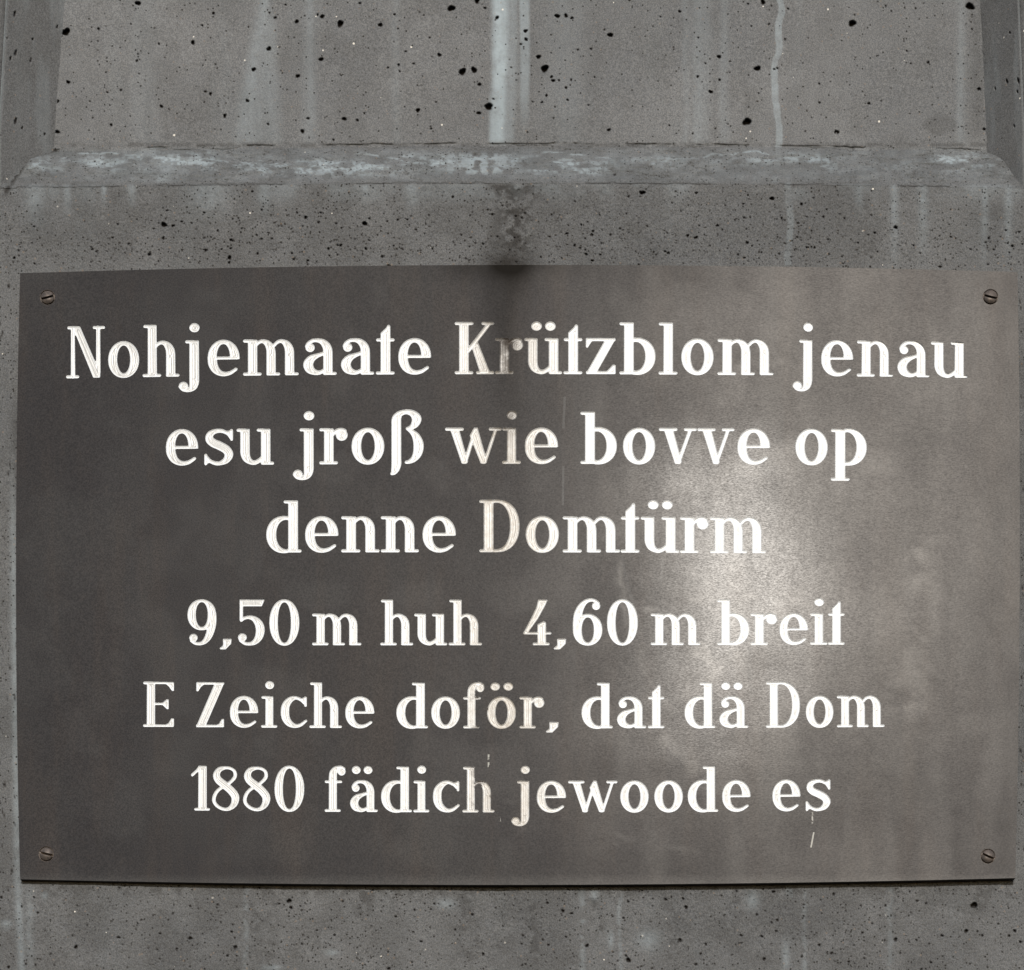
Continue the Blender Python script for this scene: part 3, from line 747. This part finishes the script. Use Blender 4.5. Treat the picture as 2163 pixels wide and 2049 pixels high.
def g_ss(): return U_(box(4, 24, -2, 96, 4), brush([(4.5, -20.5, 3), (8.5, -17.5, 5.5), (12, -10, 8.5), (14, 0, 10), (14, 10, 10)]),
                      brush([(14, 88, 10), (14.8, 97, 9.4), (21, 106, 6.4), (34, 110.3, 5.2), (47, 107, 7), (55.5, 97, 9.8), (53, 86, 8.4), (45.5, 78, 5.2), (36.5, 75, 3.4)]),
                      brush([(36.5, 75, 3.4), (46, 68, 5.2), (54.5, 58, 8.2), (59.4, 42, 10.4), (58, 25, 9.6), (51, 12, 6.8), (42, 5.5, 4.6), (34.5, 3.8, 3.5)]))
def g_w(): return U_(ser(0, 40, 73.4), poly([(11.5, 73), (29, 73), (48, 5), (46, 1.5), (36, 1.5)], .8), cap(43.5, 6, 64, 72, 4.1), poly([(53, 60), (62, 76), (68.5, 76), (88.5, 6), (86, 1.5), (76, 1.5)], .8),
                     cap(85, 6, 107.5, 73, 3.6), ser(92.5, 120, 73.4), dot(41, 4, 7, 4), dot(81.5, 4, 7, 4))
def g_v(): return U_(ser(0, 40, 73.4), poly([(11.5, 73), (30, 73), (48, 6), (46, 1.5), (35, 1.5)], .8), cap(43, 7, 67, 73, 3.9), ser(53, 81, 73.4), dot(41, 4.3, 7, 4.2))
def g_c(): return U_(brush([(56, 60, 3.4), (49, 67.5, 4), (36, 72.5, 4.2), (23, 68, 7), (12.6, 55, 9.4), (10.2, 38, 10.2), (12.6, 23, 9.7), (21, 11, 8), (35, 4.7, 5), (48, 7.4, 4.2), (60.4, 17, 3.3)]),
                     cap(59.5, 73, 59.5, 54, 3.2), poly([(47, 70), (60, 74), (60, 60)], 1))
def g_f(): return U_(box(10.4, 30, .5, 90), ser(0, 39.5), ser(0, 43, 72.8), brush([(20.3, 86, 9.8), (21, 94, 9.4), (25, 102, 7), (32, 107.2, 4.2), (41, 108.2, 3.6), (47, 104, 3.8)]), ell(41.3, 98, 10, 10.4))
def g_N(): return U_(cap(14.8, 4, 14.8, 106, 4.6), ser(0, 28), ser(2.5, 30, 106.8), ser(56, 83.5, 106.8), cap(68.3, 106, 68, 12, 4.8), poly([(16, 108.5), (30, 108.5), (71.5, 10), (71, 1.5), (58, 1.5), (17, 103)], .9))
def g_E(): return U_(box(9, 29, 1, 108), ser(0, 30, 106.2), ser(0, 30), box(10, 74, 103.6, 109.3, 1.5), box(10, 74, .2, 6.4, 1.5), cap(20, 56, 58, 56, 2.9),
                     poly([(73.3, 107), (73.3, 88), (70, 88), (62, 99), (52, 107)], 1.1), poly([(73.3, 3), (73.3, 20.5), (69, 21), (62, 9), (50, 3)], 1.1), poly([(60.5, 66), (60.5, 44), (58, 44), (46, 55), (46, 57), (58, 67)], 1.2))
def g_Z(): return U_(box(1, 67, 103.2, 109.3, 1.5), box(.5, 66.5, .3, 6.6, 1.5), poly([(45, 106), (65.5, 106), (22, 3), (2, 3)], .9),
                     poly([(1.8, 107), (1.8, 88), (5, 88), (11, 98), (22, 107)], 1.1), poly([(65.5, 2), (65.5, 20), (62, 20), (56, 9), (44, 3)], 1.1))
def g_D(): return U_(box(9.5, 30, 1, 110), ser(0, 30, 107.5), ser(0, 30), clip(sub(ell(36, 55.6, 48.5, 55.6, 2.25), ell(36, 55.6, 28.5, 49, 2.2)), x=27))
def g_0(): return sub(ell(36, 55, 36, 56, 2.1), ell(36, 55, 15.6, 48.6, 2.15))
def g_9(): return U_(sub(ell(34.5, 73.5, 34.5, 37.5, 2.1), ell(34.5, 74, 14.4, 29.8, 2.1)),
                     brush([(59.4, 74, 10.3), (59.4, 58, 10.5), (57, 40, 9.8), (51, 22, 8.4), (42, 9.5, 6.2), (31, 4, 4.3), (19, 4.8, 3.8), (9.5, 11, 3.8)]), ell(14.5, 18, 10, 9.6))
def g_6(): return U_(sub(ell(35.5, 37.5, 35.5, 38.5, 2.1), ell(36, 37, 14.4, 30, 2.1)),
                     brush([(10.6, 38, 10.4), (10.8, 56, 10.8), (13, 76, 10), (20, 93, 8), (30, 104.5, 5.6), (41, 109, 4.3), (52, 108, 3.8), (61, 102, 3.6)]), ell(56, 95, 10, 10))
def g_5(): return U_(poly([(6, 109.5), (62.5, 109.5), (56.5, 95), (6, 95)], 1), cap(9, 106, 9, 61, 4), brush([(9, 60, 3.5), (16, 65, 3.7), (27, 67.5, 4.3), (40, 63.5, 6.8), (50, 52, 9.6), (53.5, 37, 10.4), (50.5, 21, 9.3), (42, 9, 6.8), (31, 3.8, 4.4), (18, 4.4, 3.9), (7, 11.5, 3.7)]), ell(11.5, 19, 10.4, 9.8))
def g_4(): return U_(poly([(38, 109), (57.5, 109), (53, 98), (36, 66), (12, 31), (4, 31), (23, 68), (34, 92)], 1.2), cap(5, 29.2, 65, 29.2, 3.0), poly([(36.5, 3), (36.5, 50), (50, 57), (54, 55), (54, 3)], 1.3), ser(24, 63.8))
def g_1(): return U_(box(18, 38.5, .5, 108.5), cap(3.8, 86, 24, 105, 3.6), poly([(20, 108), (20, 96), (12, 96)], 1), ser(8.5, 46.5))
def g_8(): return brush([(31, 104, 4), (17, 99, 6.4), (10.6, 87, 8.4), (15, 75, 9.3), (29, 63.5, 9.6), (45, 50, 9.8), (55.5, 35, 9.8), (54, 19, 8.2), (45, 8, 5.6), (33, 3.9, 4.2), (18, 8, 4), (6.4, 19, 4.2), (4.8, 32, 4.4), (12, 47, 4.1), (27, 59, 3.9), (44, 69.5, 3.9), (55, 83, 4.4), (53.5, 96, 4.2), (44, 102.8, 4)], True)
def g_comma(): return poly([(9, 14.5), (27, 14.5), (26, 4), (14, -9), (2.5, -9), (1.5, -7.5), (9, -1), (9.5, 4)], 1)

GL = {'n': g_n, 'h': g_h, 'm': g_m, 'u': g_u, 'ü': g_ue, 'j': g_j, 'i': g_i, 'l': g_l, 'o': g_o, 'ö': g_oe, 'e': g_e, 'a': g_a, 'ä': g_ae, 't': g_t,
      'K': g_K, 'r': g_r, 'z': g_z, 'b': g_b, 'd': g_d, 'p': g_p, 's': g_s, 'ß': g_ss, 'w': g_w, 'v': g_v, 'c': g_c, 'f': g_f, 'N': g_N, 'E': g_E,
      'Z': g_Z, 'D': g_D, '0': g_0, '9': g_9, '6': g_6, '5': g_5, '4': g_4, '1': g_1, '8': g_8, ',': g_comma}

def blur(a):
    for ax in (0, 1):
        a = (np.roll(a, 1, ax) + 2 * a + np.roll(a, -1, ax)) / 4
    return a

def march(F, xs, ys):
    """fill the region F<0 with cells of the grid; returns verts (x, y, -F) and faces"""
    verts = []; vid = {}
    nr, nc = F.shape
    def gv(r, c):
        k = (r, c)
        if k not in vid:
            vid[k] = len(verts); verts.append((xs[c], ys[r], -F[r, c]))
        return vid[k]
    def ev(r0, c0, r1, c1):
        k = (r0, c0, r1, c1) if (r0, c0) < (r1, c1) else (r1, c1, r0, c0)
        if k not in vid:
            a, b = F[k[0], k[1]], F[k[2], k[3]]
            t = min(max(a / (a - b), .03), .97)
            vid[k] = len(verts)
            verts.append((xs[k[1]] + t * (xs[k[3]] - xs[k[1]]), ys[k[0]] + t * (ys[k[2]] - ys[k[0]]), 0.0))
        return vid[k]
    ins = F < 0
    anyc = ins[:-1, :-1] | ins[1:, :-1] | ins[:-1, 1:] | ins[1:, 1:]
    faces = []
    for r, c in zip(*np.nonzero(anyc)):
        cs = ((r, c), (r, c + 1), (r + 1, c + 1), (r + 1, c))
        f = []
        for i in range(4):
            a, b = cs[i], cs[(i + 1) % 4]
            if ins[a]: f.append(gv(*a))
            if ins[a] != ins[b]: f.append(ev(*a, *b))
        faces.append(f)
    return verts, faces

def loops_of(faces):
    nxt = {}
    es = set()
    for f in faces:
        for i in range(len(f)):
            es.add((f[i], f[(i + 1) % len(f)]))
    for a, b in es:
        if (b, a) not in es: nxt[a] = b
    out = []
    while nxt:
        a = next(iter(nxt)); lp = [a]; b = nxt.pop(a)
        while b != a and b in nxt:
            lp.append(b); b = nxt.pop(b)
        out.append(lp)
    return out

T_PLATE = 0.0078
CUT = 2.3
class Glyph: pass
GLY = {}
def glyph(ch):
    if ch in GLY: return GLY[ch]
    F = blur(GL[ch]())
    vs, fs = march(F, gx, gy)
    x0 = min(v[0] for v in vs); x1 = max(v[0] for v in vs)
    g = Glyph(); g.w = x1 - x0
    g.v = [(x - x0, y, d) for x, y, d in vs]; g.f = fs; g.loops = loops_of(fs)
    me = bpy.data.meshes.new('letter')
    co = []
    for x, y, d in g.v:
        z = CUT * float(sstep(0, 2.3, d)) + (.22 * math.cos((d - 2.2) * 2 * math.pi / 3.3) - .22 if d > 2.2 else 0)
        co.append((x, z, y))
    me.from_pydata(co, [], [list(f) for f in fs])
    at = me.attributes.new('rim', 'FLOAT', 'POINT'); at.data.foreach_set('value', [v[2] for v in g.v])
    me.polygons.foreach_set('use_smooth', [True] * len(fs))
    me.materials.append(M_PAINT)
    me.update(); g.me = me
    GLY[ch] = g
    return g

ROWS = [
 (790.3, 1.0, 'N 139.7 223 o 228.6 294.2 h 301.3 379.3 j 377 422.3 e 438.7 506.4 m 513.4 631 a 640.7 711.2 a 720.3 790.2 t 794 833.6 e 841.5 910.7 '
  'K 960.4 1044.2 r 1045.8 1105 ü 1107.4 1187.2 t 1190.2 1230 z 1237.4 1300.6 b 1308.3 1384.6 l 1391 1431 o 1439 1507.3 m 1515.4 1634 '
  'j 1674.4 1717.4 e 1734.4 1802.2 n 1809.6 1886.4 a 1895.4 1963.3 u 1965.5 2043.5'),
 (979.8, 1.0, 'e 350.6 418.8 s 431.5 492.7 u 499.7 579 j 618.5 664.2 r 674.5 734.5 o 742.7 811.8 ß 824.5 895 w 940.2 1059.6 i 1060.6 1100 e 1108.7 1178.6 '
  'b 1226 1303 o 1316 1384 v 1391.5 1472 v 1473 1551.5 e 1557.6 1626.6 o 1680 1748.4 p 1755 1831'),
 (1166.5, 1.0, 'd 562.5 636.9 e 644.6 714.7 n 720.8 801.6 n 804.5 884.8 e 892.7 962.9 D 1012.3 1097.4 o 1110.5 1180.4 m 1188.5 1309.8 t 1311 1350.6 '
  'ü 1353.4 1434.8 r 1436.2 1496.8 m 1499.4 1618'),
 (1363.0, .875, '9 396 457.3 , 464.3 489 5 502.7 559 0 569 632.3 m 659.3 763.3 h 803.3 872.7 u 875 944.7 h 947.7 1018.3 4 1105.4 1164.8 , 1169.7 1195.8 '
  '6 1210 1272.4 0 1282.2 1347.4 m 1374.5 1479.4 b 1515 1583 r 1585 1642 e 1646.6 1707 i 1711 1748 t 1749 1784'),
 (1538.6, .875, 'E 302.2 367.5 Z 414.2 473.6 e 485.6 545.3 i 551.7 585.6 c 593 648.9 h 653.6 722.2 e 729.4 790.6 d 837.3 904 o 911 971.5 f 978.5 1023 '
  'ö 1029 1089.7 r 1097.3 1149.7 , 1153.3 1179.7 d 1228.5 1294.2 a 1303.3 1364.8 t 1368.5 1403.3 d 1446 1511 ä 1519.6 1580.6 D 1618 1690 o 1702.2 1760.6 m 1767.8 1868.6'),
 (1716.2, .875, '1 403 443.6 8 447.9 505.5 8 513.3 570.9 0 579.7 642.6 f 685.8 730 ä 739.5 797.8 d 804.9 870.3 i 873.1 906.7 c 914.5 971 h 976.7 1044.5 '
  'j 1080 1119.3 e 1133.8 1195.6 w 1200 1304.4 o 1310.2 1370.2 o 1382.2 1442.5 d 1452.7 1517 e 1525.5 1585.5 e 1631.6 1690.9 s 1701.8 1754.5'),
]

def topv(u): t = t_of(u); return 559.6 + 16.2 * t * t - 1.4 * t
def botv(u): t = t_of(u); return 1869 - 13.2 * t * t - 1.3 * t
def lefu(v): w_ = (v - 1215) / 650; return 33.8 + 9 * w_ * w_
def rigu(v): w_ = (v - 1215) / 650; return 2154 - 7.3 * w_ * w_ - 2.3 * w_

def lift(u):
    u = np.asarray(u, float)
    return .0016 * np.clip((u - 1600) / 550, 0, 2) ** 2 - .0020 * np.clip((1100 - u) / 1060, 0, 2) ** 2
def dlift(u):
    return float((lift(u + 2) - lift(u - 2)) / 4.0)                 # metres per layout unit
plaque = empty('memorial_plaque', P(1095, 1215, 0), 'dark bronze plaque with white engraved lettering screwed to the concrete base', 'plaque')
bpy.context.view_layer.update()
KF = (D0 - T_PLATE) / D0
pts2 = []; loops2 = []
def add_loop(pl):
    a = sum(pl[i - 1][0] * pl[i][1] - pl[i][0] * pl[i - 1][1] for i in range(len(pl)))
    if a < 0: pl = pl[::-1]
    s0 = len(pts2); pts2.extend(pl); loops2.append(list(range(s0, s0 + len(pl))))

# outline of the plate, in (u, -v)
N_ = 60
outl = [(u_, -botv(u_)) for u_ in np.linspace(lefu(1857), rigu(1855), N_)]
outl += [(rigu(v_), -v_) for v_ in np.linspace(botv(2144), topv(2149), N_)[1:]]
outl += [(u_, -topv(u_)) for u_ in np.linspace(rigu(575), lefu(577), N_)[1:]]
outl += [(lefu(v_), -v_) for v_ in np.linspace(topv(42), botv(43), N_)[1:-1]]
add_loop([(float(a), float(b)) for a, b in outl])
n_out = len(outl)

letters = []
rl = random.Random(5)
for vb, sc_, spec in ROWS:
    tk = spec.split()
    bb = 16.2 + (-13.2 - 16.2) * (vb - 559.6) / (1869 - 559.6)
    for i in range(0, len(tk), 3):
        ch, L, Rr = tk[i], float(tk[i + 1]), float(tk[i + 2])
        g = glyph(ch)
        um = (L + Rr) / 2; t = t_of(um)
        base = vb + bb * t * t
        if vb == 1166.5: base += 2.2 * max(0, t) * 1.6
        if vb == 1363.0: base -= .8 * t
        tilt = -2 * bb * t / 1055.0                                   # slope of the line of writing
        sx = (Rr - L) / g.w; sy = sc_
        for lp in g.loops:
            add_loop([(L + g.v[k][0] * sx, -base + g.v[k][1] * sy + (g.v[k][0] * sx - (Rr - L) / 2) * tilt) for k in lp])
        name = 'comma' if ch == ',' else ('digit' if ch.isdigit() else 'letter')
        o = bpy.data.objects.new(name, g.me); COL.objects.link(o)
        o.parent = plaque; o.matrix_parent_inverse = plaque.matrix_world.inverted()
        p0 = P(L, base + (Rr - L) / 2 * tilt, -T_PLATE - float(lift(um)) + dlift(um) * (Rr - L) / 2)
        # columns: right, into the plate, up  (right follows the line of writing)
        from mathutils import Matrix
        s_ = S * KF
        o.matrix_world = Matrix(((sx * s_, 0, 0, p0[0]), (-dlift(um) * sx, S, 0, p0[1]), (tilt * sx * s_, 0, sy * s_, p0[2]), (0, 0, 0, 1)))
        letters.append(o)

# countersunk screw holes
SCREWS = [(100.5, 628.0, 14.6, 15, 'brown slotted screw in the upper left corner'), (2092.3, 627.0, 15.0, -14, 'grey slotted screw in the upper right corner'),
          (97.7, 1803.8, 14.6, -13, 'brown slotted screw in the lower left corner'), (2087, 1808.6, 14.4, -24, 'dark slotted screw in the lower right corner')]
for u_, v_, r_, a_, lb in SCREWS:
    add_loop([(u_ + (r_ + 1.6) * math.cos(q), -v_ + (r_ + 1.6) * math.sin(q)) for q in np.linspace(0, 2 * math.pi, 49)[:-1]])

# loose points so that stains on the plate can be stored per vertex
gu, gv_ = np.meshgrid(np.arange(50, 2140, 9.0), np.arange(585, 1850, 9.0))
n_con = len(pts2)
allp = [Vector(p) for p in pts2] + [Vector((float(a), float(-b))) for a, b in zip(gu.ravel(), gv_.ravel())]
ov, oe, of, o_v, o_e, o_f = geometry.delaunay_2d_cdt(allp, [], loops2, 1, 1e-4, True)
keep = [f for f, fo in zip(of, o_f) if len(fo) % 2 == 1]
VV = np.array([(p.x, -p.y) for p in ov])
print('plate', len(ov), len(of), len(keep), max(len(fo) for fo in o_f), 'letters', len(letters))

uu, vv = VV[:, 0], VV[:, 1]
n1 = fbm(uu / 90, vv / 90, 200, 4); n2 = fbm(uu / 30, vv / 30, 210, 4)
film_haze = .22 * sstep(.45, .75, fbm(uu / 60, vv / 260, 220, 3)) * sstep(900, 1500, uu)  # streaky film, weighted rightwards to paint in part of the grey haze
for pl, w_, a_ in (([(1310, 1215), (1340, 1330), (1375, 1440), (1420, 1500)], 9, .26), ([(1380, 1530), (1440, 1600), (1500, 1640)], 20, .30), ([(1600, 1330), (1660, 1290), (1760, 1250)], 26, .3),
                   ([(1075, 1690), (1200, 1730), (1330, 1770), (1480, 1800)], 5, .2), ([(1180, 1720), (1300, 1780), (1450, 1845)], 4, .18), ([(1370, 1290), (1500, 1262), (1640, 1255)], 4, .5),
                   ([(1310, 1180), (1325, 1290)], 6, .5), ([(1700, 1600), (1730, 1620), (1720, 1640)], 14, .35), ([(1950, 1150), (1960, 1300), (1930, 1480)], 40, .3), ([(1480, 1360), (1510, 1420)], 24, .5),
                   ([(1560, 1000), (1700, 960), (1850, 1000)], 50, .25), ([(1560, 780), (1640, 770), (1700, 740)], 12, .3)):
    film_haze = np.maximum(film_haze, a_ * np.exp(-(seg_dist(uu + 40 * (n2 - .5), vv, pl) / w_) ** 2) * sstep(.3, .7, n2) * 1.5)
film_haze = np.maximum(film_haze, .12 * sstep(.5, .7, n1))
film_haze = np.maximum(film_haze, .5 * np.exp(-((vv - botv(uu) + 2) / 5) ** 2) * (.4 + n2))
glow_gloss = sstep(1000, 1800, uu + 160 * (n1 - .5)) * (.85 + .3 * n2) * (1 - .38 * sstep(1350, 1850, vv + .25 * (uu - 1700)))  # specular strength raised rightwards to imitate the glow of a bright sky
glare_mask = np.exp(-(seg_dist(uu, vv, [(1540, 1040), (1575, 1160), (1600, 1330), (1500, 1480)]) / 150) ** 2)  # coat strengthened in the glare's shape, so its bright core sits here
co = place(uu, vv, -T_PLATE - lift(uu))
me = bpy.data.meshes.new('plate')
nb = len(co)
# thickness: ring of the outline at the back, slightly chamfered front edge
back = []
outer_idx = []
look = {}
for j, src in enumerate(o_v):
    for s_ in src:
        if s_ < n_out: look[s_] = j
ring = [look[i] for i in range(n_out)]
cx, cy = 1095, 1215
bco = [P(VV[i, 0], VV[i, 1], -T_PLATE - float(lift(VV[i, 0]))) for i in ring]
bco = [(x, y + .0072, z) for x, y, z in bco]
faces = [tuple(f) for f in keep]
m_ = len(ring)
for i in range(m_):
    a, b = ring[i], ring[(i + 1) % m_]
    faces.append((b, a, nb + i, nb + (i + 1) % m_))
me.from_pydata([tuple(c) for c in co] + bco, [], faces)
at = me.attributes.new('film_haze', 'FLOAT', 'POINT'); at.data.foreach_set('value', list(np.concatenate([film_haze, np.zeros(m_)]).astype(float)))
for nm_, ar_ in (('glow_gloss', glow_gloss), ('glare_mask', glare_mask)):
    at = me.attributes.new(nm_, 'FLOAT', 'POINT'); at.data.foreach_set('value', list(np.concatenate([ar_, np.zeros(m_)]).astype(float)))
me.update()
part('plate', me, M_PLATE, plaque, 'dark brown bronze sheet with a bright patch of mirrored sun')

# screws with a slot cut across the domed head, in countersinks
for u_, v_, r_, a_, lb in SCREWS:
    R0 = r_ + 1.6
    sx_ = np.arange(-R0 - 1, R0 + 1.01, .6)
    XX, YY = np.meshgrid(sx_, sx_)
    rr = np.hypot(XX, YY)
    vs, fs = march(rr - R0, sx_, sx_)
    me = bpy.data.meshes.new('screw')
    ca, sa = math.cos(math.radians(a_)), math.sin(math.radians(a_))
    co = []; 
    for x, y, d in vs:
        r = math.hypot(x, y); q = -x * sa + y * ca
        dome = 5.6 * (1 - (r / r_) ** 2) + 1.2 if r < r_ - .7 else None
        z = -2.8 if dome is None else dome
        if r >= R0 - .7: z = 0
        if dome is not None and abs(q) < 2.1: z = -2.6
        co.append(P(u_ + x, v_ - y, -T_PLATE - float(lift(u_ + x)) - z * S))
    me.from_pydata(co, [], fs)
    me.polygons.foreach_set('use_smooth', [True] * len(fs))
    me.update()
    me.shade_flat() if False else None
    part('screw', me, M_SCREW, plaque, lb)
